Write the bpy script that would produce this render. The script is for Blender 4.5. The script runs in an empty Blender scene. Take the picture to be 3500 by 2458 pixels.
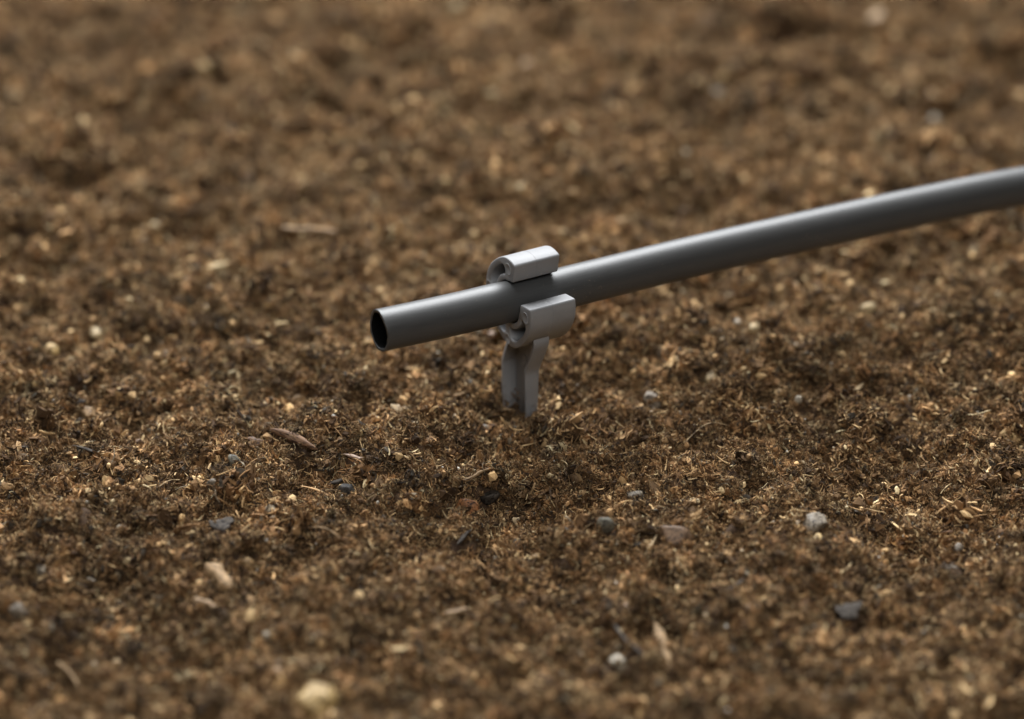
import bpy, bmesh, math, random
import numpy as np
from mathutils import Vector, Matrix, Euler

# ------------------------------------------------------------------ camera, light, exposure
MM = 0.001
scene = bpy.context.scene
col = scene.collection
R = math.radians

PITCH = R(32.0)
FWD = Vector((0, math.cos(PITCH), -math.sin(PITCH)))
CUP = Vector((0, math.sin(PITCH), math.cos(PITCH)))
C0 = Vector((0, 0, 43.0)) * MM                       # pipe centre inside the clip
cam_data = bpy.data.cameras.new('camera')
cam = bpy.data.objects.new('camera', cam_data)
col.objects.link(cam)
cam.location = C0 - (5.9 * Vector((1, 0, 0)) + 19.6 * CUP + 880 * FWD) * MM
cam.rotation_euler = (R(90) - PITCH, 0, 0)
cam_data.sensor_width = 36
cam_data.lens = 100.5
cam_data.clip_start = 0.01
cam_data.clip_end = 50
cam_data.dof.use_dof = True
cam_data.dof.focus_distance = 0.872
cam_data.dof.aperture_fstop = 3.9
cam_data.dof.aperture_blades = 9
scene.camera = cam

world = bpy.data.worlds.new('World')
scene.world = world
world.use_nodes = True
world.node_tree.nodes['Background'].inputs[0].default_value = (0.92, 0.96, 1.0, 1)
world.node_tree.nodes['Background'].inputs[1].default_value = 0.012

def area(name, loc, target, sx, sy, power, colour):
    L = bpy.data.lights.new(name, 'AREA')
    L.shape = 'RECTANGLE'
    L.size, L.size_y, L.energy, L.color = sx, sy, power, colour
    o = bpy.data.objects.new(name, L)
    col.objects.link(o)
    o.location = loc
    o.rotation_euler = (Vector(target) - Vector(loc)).to_track_quat('-Z', 'Y').to_euler()
    return o
area('overhead_softbox', (-0.12, 0.84, 0.84), (0.02, 0.16, 0), 1.15, 0.80, 56.0, (0.96, 0.98, 1.0))
area('front_softbox', (0.10, -1.0, 1.12), (0.0, 0.0, 0.03), 0.6, 0.5, 9.0, (1.0, 0.985, 0.96))

vs = scene.view_settings
scene.display_settings.display_device = 'sRGB'
vs.view_transform = 'Standard'
vs.look = 'None'
vs.exposure = 0.0
vs.gamma = 1.0
vs.use_curve_mapping = False
scene.cycles.use_denoising = True
scene.cycles.denoising_prefilter = 'ACCURATE'
scene.cycles.max_bounces = 4
scene.cycles.diffuse_bounces = 2

# ------------------------------------------------------------------ helpers
rng = np.random.default_rng(7)

def tag(o, label=None, cat=None, group=None, kind=None):
    if label: o['label'] = label
    if cat: o['category'] = cat
    if group: o['group'] = group
    if kind: o['kind'] = kind
    return o

def link(name, me, parent=None):
    o = bpy.data.objects.new(name, me)
    col.objects.link(o)
    if parent: o.parent = parent
    return o

def empty(name, loc=(0, 0, 0), rz=0.0):
    o = bpy.data.objects.new(name, None)
    o.empty_display_size = 0.01
    col.objects.link(o)
    o.location = loc
    o.rotation_euler = (0, 0, rz)
    return o

def mesh_np(name, V, F, mat=None, smooth=True, colours=None):
    me = bpy.data.meshes.new(name)
    me.from_pydata([tuple(v) for v in V], [], [tuple(f) for f in F])
    if mat: me.materials.append(mat)
    if smooth: me.polygons.foreach_set('use_smooth', np.ones(len(me.polygons), dtype=bool))
    if colours is not None:
        a = me.attributes.new('col', 'FLOAT_COLOR', 'POINT')
        c = np.ones((len(V), 4), dtype=np.float32)
        c[:, :3] = colours
        a.data.foreach_set('color', c.ravel())
    me.update()
    return me
# ------------------------------------------------------------------ terrain height (millimetres in, millimetres out)
_perm = np.random.default_rng(11).permutation(256)
_perm = np.concatenate([_perm, _perm, _perm])
_ang = np.random.default_rng(12).random(256) * 2 * np.pi
_gx, _gy = np.cos(_ang), np.sin(_ang)

def perlin(x, y, seed=0):
    x = np.asarray(x, float) + seed * 17.31
    y = np.asarray(y, float) - seed * 9.77
    xi = np.floor(x).astype(int); yi = np.floor(y).astype(int)
    xf = x - xi; yf = y - yi
    u = xf * xf * xf * (xf * (xf * 6 - 15) + 10)
    v = yf * yf * yf * (yf * (yf * 6 - 15) + 10)
    def g(ix, iy, dx, dy):
        h = _perm[_perm[ix & 255] + (iy & 255)]
        return _gx[h] * dx + _gy[h] * dy
    a = g(xi, yi, xf, yf); b = g(xi + 1, yi, xf - 1, yf)
    c = g(xi, yi + 1, xf, yf - 1); d = g(xi + 1, yi + 1, xf - 1, yf - 1)
    return (a + u * (b - a)) * (1 - v) + (c + u * (d - c)) * v

# hollows and mounds seen in the soil: x, y, radius, height (mm)
BUMPS = [(-49, 266, 9, -34), (92, 280, 13, -34), (112, 282, 12, -30), (128, 276, 10, -30), (185, 250, 13, -22), (150, 215, 13, -16),
         (12, 288, 10, -18), (-150, 205, 16, -24), (-165, 160, 13, -16), (-178, 190, 18, 8), (-120, 118, 13, -13), (-175, 120, 14, 6), (70, 205, 15, -13),
         (60, 138, 17, -12), (8, 112, 13, -11), (45, 92, 11, -8), (-100, 20, 24, -4), (-9.5, -1.0, 7.5, -6.5), (5.0, -8.0, 6.0, 2.6),
         (120, 40, 30, 3), (-60, -110, 20, 4), (60, -120, 25, 3.5), (-12, -62, 14, -3.5), (-55, -58, 12, -3),
         (30, -70, 16, 2.5), (100, -55, 20, -2.5), (-140, -60, 22, 3)]

def lumps(x, y, size, seed):
    # rounded crumbs of uneven size, one per jittered cell
    xi = np.floor(x / size).astype(int); yi = np.floor(y / size).astype(int)
    out = np.zeros_like(x)
    for dx in (-1, 0, 1):
        for dy in (-1, 0, 1):
            i = xi + dx; j = yi + dy
            h = _perm[_perm[(i + seed * 7) & 255] + (j & 255)]
            h2 = _perm[h + 91]; h3 = _perm[h2 + 37]
            cx = (i + 0.15 + 0.7 * h / 255.0) * size; cy = (j + 0.15 + 0.7 * h2 / 255.0) * size
            rad = size * (0.28 + 0.45 * (h3 / 255.0) ** 1.5)
            d = 1 - ((x - cx) ** 2 + (y - cy) ** 2) / (rad * rad)
            out = np.maximum(out, np.sqrt(np.clip(d, 0, 1)) * rad / size)
    return out

def height(x, y):
    x = np.asarray(x, float); y = np.asarray(y, float)
    h = 7.0 * perlin(x / 95, y / 95, 1) + 6.5 * perlin(x / 38, y / 38, 2) + 3.5 * perlin(x / 17, y / 17, 3)
    h = h + 8.5 * lumps(x, y, 14.0, 3) + 3.6 * lumps(x, y, 7.0, 5) - 3.6 + 0.8 * perlin(x / 4, y / 4, 5)
    w = np.exp(-(((x + 3) ** 2 + (y + 1) ** 2) / 15.0 ** 2) ** 2)      # soil pressed level round the stake
    h = h * (1 - w) - 1.0 * w
    for bx, by, br, bh in BUMPS:
        h = h + bh * np.exp(-((x - bx) ** 2 + (y - by) ** 2) / (br * br))
    return h
ITEMS = [
    ('pebble', -156.7, 37.7, 4.8, 1.25, 0, 'yellow', 'pebble', 'two-lobed yellow pebble near the left edge, level with the pipe end'),
    ('pebble', -157.7, 11.9, 2.4, 1.0, 0, 'yellow', 'pebble', 'small yellow pebble just below the two-lobed one at the left edge'),
    ('pebble', -143.9, 55.2, 4.9, 0.6, 0, 'cream', 'pebble', 'long cream pebble up and right of the two-lobed yellow one'),
    ('pebble', -129.5, 13.2, 2.2, 1.0, 0, 'tan', 'pebble', 'small tan pebble in the brown crumbs above the large tan stone at left'),
    ('stone', -140.4, 2.8, 5.9, 0.8, 0, 'tan', 'stone', 'large tan stone at far left with a slate bit at its top corner'),
    ('flake', -142.7, 5.1, 2.6, 1.0, 0, 'slate', 'slate_chip', 'small slate chip touching the top of the large tan stone at left'),
    ('stone', -122.5, -13.9, 2.7, 1.3, 0, 'brown', 'stone', 'brown egg-shaped stone beside the tiny white bead at left'),
    ('pebble', -127.3, -14.8, 1.5, 1.0, 0, 'white', 'bead', 'tiny white glassy bead on the soil at left'),
    ('stone', -99.4, -18.8, 3.5, 1.0, 0, 'ochre', 'stone', 'crumb-coated ochre stone above the two grey stones at left'),
    ('stone', -90.4, -35.2, 3.9, 1.2, 0, 'greenstone', 'stone', 'tall grey-green stone left of the reddish bark chip'),
    ('stone', -95.7, -45.5, 3.7, 1.0, 0, 'greystone', 'stone', 'squarish grey stone beside the big ochre stone at left'),
    ('stone', -104.8, -36.6, 5.4, 1.0, 0, 'ochre', 'stone', 'big ochre stone left of the squarish grey stone'),
    ('flake', -89.2, 1.8, 3.2, 1.0, 0, 'slate', 'slate_chip', 'flat slate chip standing next to a thin red-brown stem at left'),
    ('pebble', -127.5, -36.2, 2.5, 1.0, 0, 'ochre', 'pebble', 'ochre pebble half covered by crumbs, left of the thin arched root'),
    ('pebble', -124.8, -55.6, 1.9, 1.0, 0, 'cream', 'pebble', 'small cream pebble below the thin arched root at left'),
    ('sliver', -135.7, -23.6, 16.0, 1.36, -31, 'slate', 'slate_sliver', 'long dark slate sliver lying left of the tiny white bead'),
    ('fibre', -112.8, -46.2, 17.0, 0.35, 37, 'straw', 'root_fibre', 'thin straw-coloured root arching left of the big ochre stone'),
    ('sliver', -156.2, -47.0, 7.7, 1.06, -43, 'slate', 'slate_sliver', 'short dark sliver at the very left edge, sharp zone'),
    ('pebble', -124.4, -27.8, 1.8, 1.0, 0, 'ochre', 'pebble', 'little round ochre pebble under the tiny white bead'),
    ('flake', -85.7, -17.0, 4.0, 1.0, 0, 'redbark', 'bark_flake', 'dull reddish flake above the tall grey-green stone'),
    ('chip', -103.3, -16.8, 1.9, 0.73, -27, 'white', 'husk', 'small white husk above the crumb-coated ochre stone'),
    ('pebble', 31.0, -30.3, 4.1, 1.0, 0, 'tan', 'pebble', 'round tan pebble in sharp focus, right of the twig below the stake'),
    ('stone', 31.5, -46.7, 4.9, 0.7, 0, 'paleg', 'stone', 'pale grey stone just below the round tan pebble'),
    ('pebble', 24.9, -39.8, 2.0, 1.0, 0, 'yellow', 'pebble', 'small yellowish pebble left of the pale grey stone'),
    ('stone', 5.7, -38.5, 2.1, 1.0, 0, 'cream', 'stone', 'pale squarish grit stone below the stake, nearer the twig'),
    ('stone', -7.3, -33.8, 2.0, 1.0, 0, 'cream', 'stone', 'pale squarish grit stone below the stake, next to the crooked tan stick'),
    ('twig', -16.2, -37.6, 10.5, 1.33, 37, 'tan', 'wood_stick', 'crooked tan stick pointing up at the base of the stake'),
    ('stone', -20.1, -47.2, 6.6, 1.0, 0, 'orange', 'clay_lump', 'orange and black clay lump in front of the stake'),
    ('sliver', -20.1, -65.3, 8.8, 1.73, 60, 'slate', 'slate_sliver', 'dark slate sliver in the front soil below the orange clay lump'),
    ('stone', 26.5, -102.4, 3.7, 1.0, 0, 'pink', 'stone', 'pinkish white squarish stone in the blurred front soil'),
    ('stone', 1.7, -73.3, 3.6, 0.7, 0, 'ochre', 'stone', 'ochre shard in the front soil, midway between orange lump and pinkish stone'),
    ('curl', 19.7, -88.8, 8.3, 0.6, -58, 'tan', 'root_curl', 'hook-shaped tan root curl above the pinkish white stone'),
    ('pebble', 17.1, -87.6, 2.0, 1.0, 0, 'cream', 'pebble', 'small cream pebble touching the hook-shaped root curl'),
    ('pebble', -7.5, -121.2, 2.6, 1.0, 0, 'white', 'pebble', 'whitish pebble close to the bottom edge, left of centre line'),
    ('pebble', 23.3, -126.2, 4.1, 0.7, 0, 'white', 'pebble', 'larger whitish pebble near the bottom edge beside the dark twig'),
    ('chip', 36.3, -118.0, 19.9, 3.16, -78, 'tan', 'wood_chip', 'broad tan wood chip right of the dark twig at the bottom'),
    ('twig', 27.3, -121.5, 20.7, 1.16, -64, 'slate', 'twig', 'dark grey twig lying slanted near the bottom edge'),
    ('pebble', -16.8, -122.4, 2.9, 1.0, 0, 'tan', 'pebble', 'tan pebble near the bottom edge, left of the whitish one'),
    ('pebble', -28.5, -74.9, 3.3, 1.3, 0, 'brown', 'pebble', 'dull brown pebble left below the dark front sliver'),
    ('chip', 35.3, -73.7, 8.2, 0.86, 71, 'straw', 'straw_bit', 'pale straw bit in front, right of the dark green-grey lump'),
    ('stone', -12.3, -40.3, 5.2, 0.8, 0, 'slate', 'stone', 'dark grey stone right of the orange clay lump'),
    ('stone', 22.0, -67.5, 5.0, 1.0, 0, 'greenstone', 'stone', 'dark green-grey lump in the front soil below the pale grey stone'),
    ('chip', -22.4, -103.7, 9.1, 1.33, 19, 'palewood', 'wood_chip', 'pale horizontal wood chip in the blurred front, bottom centre'),
    ('pebble', -35.2, -87.4, 2.2, 1.0, 0, 'cream', 'pebble', 'cream pebble left of the dull brown front pebble'),
    ('flake', -4.2, -47.5, 3.4, 1.0, 0, 'straw', 'husk_flake', 'pale straw flake right of the orange clay lump'),
    ('chip', -73.3, -22.2, 17.9, 2.91, -36, 'redbark', 'bark_chip', 'reddish brown bark chip lying slanted, left of the pink-grey strip'),
    ('chip', -51.6, -31.2, 12.5, 1.35, -28, 'pinkwood', 'wood_strip', 'pink-grey fibrous strip right of the reddish bark chip'),
    ('sliver', -59.1, -36.1, 6.2, 1.7, 29, 'slate', 'seed', 'smooth dark grey seed-shaped sliver below the bark chip'),
    ('stone', -55.7, -40.4, 5.9, 0.6, 0, 'black', 'stone', 'dark rounded lump just under the seed-shaped sliver'),
    ('chip', -64.2, -28.3, 3.8, 1.17, 1, 'straw', 'husk', 'cream husk at the lower tip of the reddish bark chip'),
    ('flake', -41.7, 1.3, 4.6, 1.0, 0, 'straw', 'wood_flake', 'tan wood flake lying under the open pipe end'),
    ('twig', -21.5, 8.0, 6.5, 0.84, 25, 'tan', 'twig', 'straight tan twig just left of the stake'),
    ('pebble', -35.9, -12.9, 2.7, 0.7, 0, 'cream', 'seed', 'oval cream seed right below the tan flake under the pipe'),
    ('stone', -74.7, 15.1, 4.1, 1.0, 0, 'tan', 'stone', 'soft tan lump on the soil left of the pipe end'),
    ('pebble', -80.3, 13.8, 1.5, 1.0, 0, 'cream', 'pebble', 'tiny cream pebble left of the soft tan lump'),
    ('twig', -85.0, 6.4, 8.7, 0.93, 76, 'palewood', 'stick', 'short pale stick beside the flat slate chip'),
    ('pebble', -43.5, 26.4, 1.5, 1.0, 0, 'white', 'pebble', 'tiny white pebble in the soil shaded by the pipe end'),
    ('pebble', -12.1, -19.4, 3.3, 1.0, 0, 'slate', 'pebble', 'round dark grey pebble directly in front of the stake'),
    ('sliver', -21.2, -22.4, 5.8, 0.81, 16, 'slate', 'slate_sliver', 'thin dark sliver lying level, left of the round dark pebble'),
    ('stone', -15.0, -2.6, 3.9, 0.8, 0, 'paleg', 'stone', 'pale grey stone on the soil just left of the stake foot'),
    ('fibre', -22.4, -12.8, 9.9, 0.36, 25, 'redbark', 'root_fibre', 'thin reddish root below the straight tan twig'),
    ('chip', -8.1, 4.5, 7.0, 0.84, -16, 'tan', 'bark_bit', 'small tan bark bit leaning on the left flank of the stake'),
    ('twig', -22.0, 42.6, 15.7, 0.97, -54, 'greywood', 'stick', 'grey stick behind the stake, seen below the pipe'),
    ('pebble', -12.4, 45.6, 2.9, 1.0, 0, 'pink', 'stone', 'orange-pink stone half hidden behind the clip'),
    ('pebble', -42.9, 69.0, 2.0, 1.0, 0, 'cream', 'pebble', 'pale blurred pebble just above the pipe near its open end'),
    ('pebble', -73.4, 32.0, 1.7, 1.0, 0, 'paleg', 'pebble', 'pale grey blurred pebble left of the open pipe end'),
    ('pebble', -103.8, 51.5, 1.7, 1.0, 0, 'white', 'pebble', 'small white blurred pebble well left of the open pipe end'),
    ('pebble', -108.6, 27.6, 2.8, 1.0, 0, 'cream', 'pebble', 'cream pebble far left, higher than the flat slate chip'),
    ('stone', 72.8, 227.3, 4.7, 1.0, 0, 'paleg', 'stone', 'pale grey blurred stone in the far soil above the pipe'),
    ('stone', 156.3, 222.1, 4.0, 1.0, 0, 'white', 'stone', 'greenish white blurred stone at upper right, above the pipe'),
    ('pebble', -0.2, 246.0, 4.8, 1.0, 0, 'tan', 'pebble', 'tan blurred pebble in the far soil above the clip'),
    ('stone', 140.1, 289.0, 7.3, 1.0, 0, 'tan', 'stone', 'tan blurred stone at the edge of the dark hollow, top right'),
    ('pebble', 15.5, 136.0, 3.1, 1.0, 0, 'ochre', 'pebble', 'ochre blurred pebble a little above the upper jaw of the clip'),
    ('pebble', -3.5, 140.4, 3.3, 1.0, 0, 'cream', 'pebble', 'cream blurred pebble left of the ochre one above the clip'),
    ('pebble', 32.2, 115.0, 2.7, 1.0, 0, 'ochre', 'pebble', 'dull ochre blurred pebble between upper jaw and rising pipe'),
    ('pebble', -123.1, 231.4, 4.9, 1.0, 0, 'yellow', 'pebble', 'bright yellow blurred pebble in the far soil, upper left'),
    ('pebble', -29.3, 311.8, 6.2, 1.0, 0, 'cream', 'pebble', 'pale yellow blurred pebble at the very top edge'),
    ('stone', -12.3, 214.5, 5.1, 1.2, 0, 'cream', 'stone', 'pale blurred stone in the far soil, upper centre'),
    ('pebble', -81.5, 159.4, 3.8, 1.0, 0, 'yellow', 'pebble', 'yellow blurred pebble left of the two far tan sticks'),
    ('pebble', -132.3, 126.4, 3.3, 1.0, 0, 'cream', 'pebble', 'pale blurred pebble at left touching a small ochre one'),
    ('pebble', -135.7, 123.8, 2.3, 1.0, 0, 'ochre', 'pebble', 'small ochre blurred pebble touching the pale one at left'),
    ('pebble', -127.2, 139.8, 3.1, 1.0, 0, 'tan', 'pebble', 'tan blurred pebble above the pale and ochre pair at left'),
    ('twig', -76.2, 108.2, 19.0, 2.04, -8, 'palewood', 'stick', 'pale blurred stick lying level, left above the pipe'),
    ('twig', -40.7, 154.1, 12.1, 1.79, 32, 'palewood', 'stick', 'pale blurred stick ending at a yellow pebble, above the clip'),
    ('pebble', -30.3, 145.8, 3.4, 1.0, 0, 'yellow', 'pebble', 'yellow blurred pebble at the right end of a pale stick'),
    ('pebble', -188.8, 185.0, 3.5, 1.0, 0, 'tan', 'pebble', 'tan blurred pebble at the left edge, upper part'),
    ('pebble', -163.2, 210.7, 3.6, 1.0, 0, 'tan', 'pebble', 'tan blurred pebble in the upper left, below the dark hollow'),
    ('chip', -106.7, 89.8, 11.2, 2.6, 26, 'cream', 'wood_chip', 'cream blurred wood chip left of the pipe end, mid distance'),
    ('stone', 112.1, 57.9, 5.3, 1.2, 0, 'cream', 'stone', 'cream shard standing in the soil under the rising pipe'),
    ('pebble', 85.1, 72.9, 2.6, 1.0, 0, 'yellow', 'pebble', 'small yellow pebble below the middle of the rising pipe'),
    ('pebble', 158.2, 72.2, 3.9, 1.0, 0, 'cream', 'pebble', 'cream pebble near the right edge below the pipe'),
    ('pebble', 73.7, 45.3, 3.1, 1.0, 0, 'cream', 'pebble', 'cream pebble right of a white one, right of the clip'),
    ('pebble', 69.0, 55.5, 2.5, 1.0, 0, 'white', 'pebble', 'white pebble left of a cream one, right of the clip'),
    ('stone', 166.7, 104.7, 4.1, 1.0, 0, 'cream', 'stone', 'pale stone close under the pipe at the right edge'),
    ('chip', 101.4, 58.7, 7.8, 2.14, 3, 'tan', 'wood_chip', 'tan wood chip pointing at the cream shard under the pipe'),
    ('pebble', 84.9, 4.0, 2.4, 1.0, 0, 'white', 'pebble', 'bright white pebble in the soil right of the stake'),
    ('pebble', 78.9, 8.6, 3.2, 1.0, 0, 'ochre', 'pebble', 'ochre pebble just left of the bright white one'),
    ('stone', 57.8, 17.7, 3.9, 1.4, 0, 'cream', 'stone', 'upright tan-cream shard right of the stake'),
    ('stone', 38.7, 6.7, 6.1, 0.7, 0, 'greystone', 'stone', 'grey-brown lump between stake and upright cream shard'),
    ('chip', 101.7, 6.8, 16.3, 1.39, 54, 'straw', 'straw_splinter', 'pale straw splinter sticking up at right, below the bright white pebble'),
    ('pebble', 151.4, -12.3, 3.5, 1.2, 0, 'yellow', 'pebble', 'yellow pebble at the right edge, lower half'),
    ('fibre', 54.2, -13.1, 17.8, 0.36, 34, 'straw', 'root_fibre', 'long thin tan root curving right of the stake'),
    ('stone', 83.2, -64.9, 8.3, 0.6, 0, 'paleg', 'stone', 'largest pale grey crusty stone at right front'),
    ('stone', 83.9, -72.5, 3.4, 1.0, 0, 'yellow', 'stone', 'yellow stone leaning on the largest pale grey stone'),
    ('flake', 48.6, -51.0, 2.8, 1.0, 0, 'cream', 'husk_flake', 'fuzzy cream flake left of the largest pale grey stone'),
    ('twig', 101.2, -35.0, 3.5, 1.35, 35, 'yellow', 'stick', 'short yellow stick right above the largest pale grey stone'),
    ('chip', 84.0, -25.6, 4.3, 0.99, -42, 'straw', 'straw_bit', 'small straw bit right of the long thin tan root'),
    ('twig', 95.2, -20.0, 3.6, 0.82, 1, 'tan', 'stick', 'short tan stick right of the small straw bit'),
    ('fibre', 137.9, -28.8, 9.0, 0.54, -81, 'straw', 'root_fibre', 'curved pale root standing near the right edge'),
    ('fibre', 63.9, -48.1, 4.7, 0.53, 21, 'straw', 'straw_bit', 'thin pale straw right of the fuzzy cream flake'),
    ('flake', 105.2, -37.3, 2.9, 1.0, 0, 'slate', 'slate_chip', 'slate chip beside the short yellow stick'),
    ('stone', 122.9, -79.6, 5.5, 0.8, 0, 'greystone', 'stone', 'grey-tan rounded stone in the right front'),
    ('stone', 134.2, -64.2, 3.9, 1.0, 0, 'cream', 'stone', 'pale yellow stone at right front with a grey stone to its left'),
    ('stone', 126.0, -68.1, 2.9, 1.0, 0, 'greystone', 'stone', 'small grey stone left of the pale yellow one, right front'),
    ('slab', 89.8, -104.9, 8.7, 1.0, 0, 'slate', 'slate_slab', 'flat dark slate slab lying in the right front soil'),
    ('sliver', 56.6, -98.8, 12.1, 1.42, 43, 'slate', 'slate_sliver', 'dark slate sliver between pinkish stone and slate slab'),
    ('chip', 127.7, -60.5, 10.8, 0.79, 2, 'redbark', 'bark_strip', 'thin red-brown strip above the pale yellow stone, right front'),
    ('pebble', 112.6, -101.6, 1.3, 1.0, 0, 'yellow', 'pebble', 'tiny yellow pebble right of the slate slab'),
    ('stone', 41.4, -69.3, 9.5, 0.8, 0, 'brown', 'clod', 'large brown peat-crusted clod left of the largest pale stone'),
    ('stone', -142.4, -87.7, 4.1, 0.8, 0, 'white', 'stone', 'white-grey stone at lower left'),
    ('chip', -90.5, -90.9, 13.4, 4.76, -52, 'tan', 'wood_chip', 'broad tan wood chip standing in the lower left soil'),
    ('twig', -92.9, -105.0, 7.2, 2.33, -35, 'palewood', 'stick', 'stubby pale stick below the broad tan wood chip'),
    ('pebble', -59.0, -149.1, 9.9, 0.75, 0, 'yellow', 'pebble', 'largest yellow pebble, mottled with peat, at the bottom edge'),
    ('slab', -91.7, -65.4, 7.6, 1.0, 0, 'slate', 'slate_slab', 'flat grey slab in the left front soil'),
    ('fibre', -60.2, -71.4, 14.0, 0.6, -27, 'tan', 'root_fibre', 'tan root arching over the front soil, left of centre'),
    ('chip', -69.1, -66.0, 7.6, 1.91, -66, 'tan', 'wood_chip', 'small tan chip at the left end of the arching root'),
    ('pebble', -51.4, -103.5, 2.5, 1.0, 0, 'cream', 'pebble', 'round cream pebble in the front soil, below the arching root'),
    ('pebble', -116.2, -125.0, 2.3, 1.0, 0, 'cream', 'pebble', 'cream pebble at lower left near the long slanted stick'),
    ('pebble', -70.4, -132.7, 2.4, 1.0, 0, 'paleg', 'pebble', 'bluish grey pebble above the largest yellow pebble'),
    ('pebble', -57.1, -128.1, 2.8, 1.2, 0, 'yellow', 'pebble', 'yellow pebble directly above the largest yellow pebble'),
    ('pebble', -50.3, -123.3, 2.9, 1.0, 0, 'cream', 'pebble', 'cream-yellow pebble right above the largest yellow pebble'),
    ('pebble', -70.5, -137.3, 3.5, 1.0, 0, 'tan', 'pebble', 'pale tan pebble under the bluish grey one, bottom'),
    ('pebble', -74.2, -122.4, 1.8, 1.0, 0, 'white', 'pebble', 'small white pebble in the front soil, above the bluish grey one'),
    ('chip', -126.7, -80.6, 6.2, 1.19, 10, 'pinkwood', 'wood_strip', 'pinkish strip right of the white-grey stone at lower left'),
    ('stone', -82.7, -82.4, 3.7, 1.2, 0, 'ochre', 'stone', 'ochre stone above right of the broad tan wood chip'),
    ('stone', -145.2, -110.9, 5.3, 1.0, 0, 'greystone', 'stone', 'dull grey lump at the left edge, lower corner'),
    ('twig', -124.8, -138.9, 23.3, 1.14, -53, 'tan', 'stick', 'long slanted stick in the lower left corner'),
    ('flake', -128.1, -87.2, 2.0, 1.0, 0, 'white', 'husk_flake', 'small white flake below the pinkish strip at lower left'),
]
# measured centre line of the pipe, millimetres
PIPE_PATH = [(-45.85, -24.45, 45.41), (-28.95, -15.55, 44.34), (-12.34, -6.69, 43.48), (-0.05, -0.05, 42.96), (12.23, 6.57, 42.51), (50.03, 26.47, 41.4), (93.21, 47.89, 39.94), (128.34, 64.46, 38.86), (164.46, 80.54, 37.63), (219.27, 104.95, 32.63), (283.22, 133.43, 23.63), (356.3, 165.97, 14.63), (447.65, 206.66, 10.63), (557.27, 255.47, 9.63), (694.29, 316.5, 9.63)]
# ------------------------------------------------------------------ materials
def new_mat(name):
    m = bpy.data.materials.new(name)
    m.use_nodes = True
    nt = m.node_tree
    return m, nt, nt.nodes, nt.links, nt.nodes['Principled BSDF']

def N(nodes, kind, **kw):
    n = nodes.new(kind)
    for k, v in kw.items():
        setattr(n, k, v)
    return n

def ramp(nodes, stops):
    r = nodes.new('ShaderNodeValToRGB')
    e = r.color_ramp.elements
    while len(e) < len(stops): e.new(0.5)
    for i, (p, c) in enumerate(stops):
        e[i].position = p
        e[i].color = (*c, 1)
    return r

def peat_material(name, rough=0.78, spec=0.28):
    m, nt, n, l, b = new_mat(name)
    a = N(n, 'ShaderNodeAttribute', attribute_name='col')
    t = N(n, 'ShaderNodeAttribute', attribute_name='tint', attribute_type='INSTANCER')
    mul = N(n, 'ShaderNodeMix', data_type='RGBA', blend_type='MULTIPLY')
    mul.inputs[0].default_value = 1.0
    l.new(a.outputs['Color'], mul.inputs[6]); l.new(t.outputs['Color'], mul.inputs[7])
    tc = N(n, 'ShaderNodeTexCoord')
    ns = N(n, 'ShaderNodeTexNoise'); ns.inputs['Scale'].default_value = 900; ns.inputs['Detail'].default_value = 3
    l.new(tc.outputs['Object'], ns.inputs['Vector'])
    rp = ramp(n, [(0.3, (0.62, 0.62, 0.62)), (0.7, (1.3, 1.3, 1.3))])
    l.new(ns.outputs['Fac'], rp.inputs[0])
    m2 = N(n, 'ShaderNodeMix', data_type='RGBA', blend_type='MULTIPLY'); m2.inputs[0].default_value = 1.0
    l.new(mul.outputs[2], m2.inputs[6]); l.new(rp.outputs[0], m2.inputs[7])
    l.new(m2.outputs[2], b.inputs['Base Color'])
    b.inputs['Roughness'].default_value = rough
    b.inputs['Specular IOR Level'].default_value = spec
    return m

def ground_material():
    m, nt, n, l, b = new_mat('dark_peat')
    tc = N(n, 'ShaderNodeTexCoord')
    ns = N(n, 'ShaderNodeTexNoise'); ns.inputs['Scale'].default_value = 420; ns.inputs['Detail'].default_value = 8
    ns.inputs['Roughness'].default_value = 0.7
    l.new(tc.outputs['Object'], ns.inputs['Vector'])
    rp = ramp(n, [(0.3, (0.018, 0.010, 0.006)), (0.5, (0.055, 0.032, 0.018)), (0.72, (0.15, 0.092, 0.05))])
    l.new(ns.outputs['Fac'], rp.inputs[0])
    l.new(rp.outputs[0], b.inputs['Base Color'])
    b.inputs['Roughness'].default_value = 0.9
    b.inputs['Specular IOR Level'].default_value = 0.2
    bp = N(n, 'ShaderNodeBump'); bp.inputs['Strength'].default_value = 0.8; bp.inputs['Distance'].default_value = 0.0008
    l.new(ns.outputs['Fac'], bp.inputs['Height']); l.new(bp.outputs[0], b.inputs['Normal'])
    return m

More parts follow.
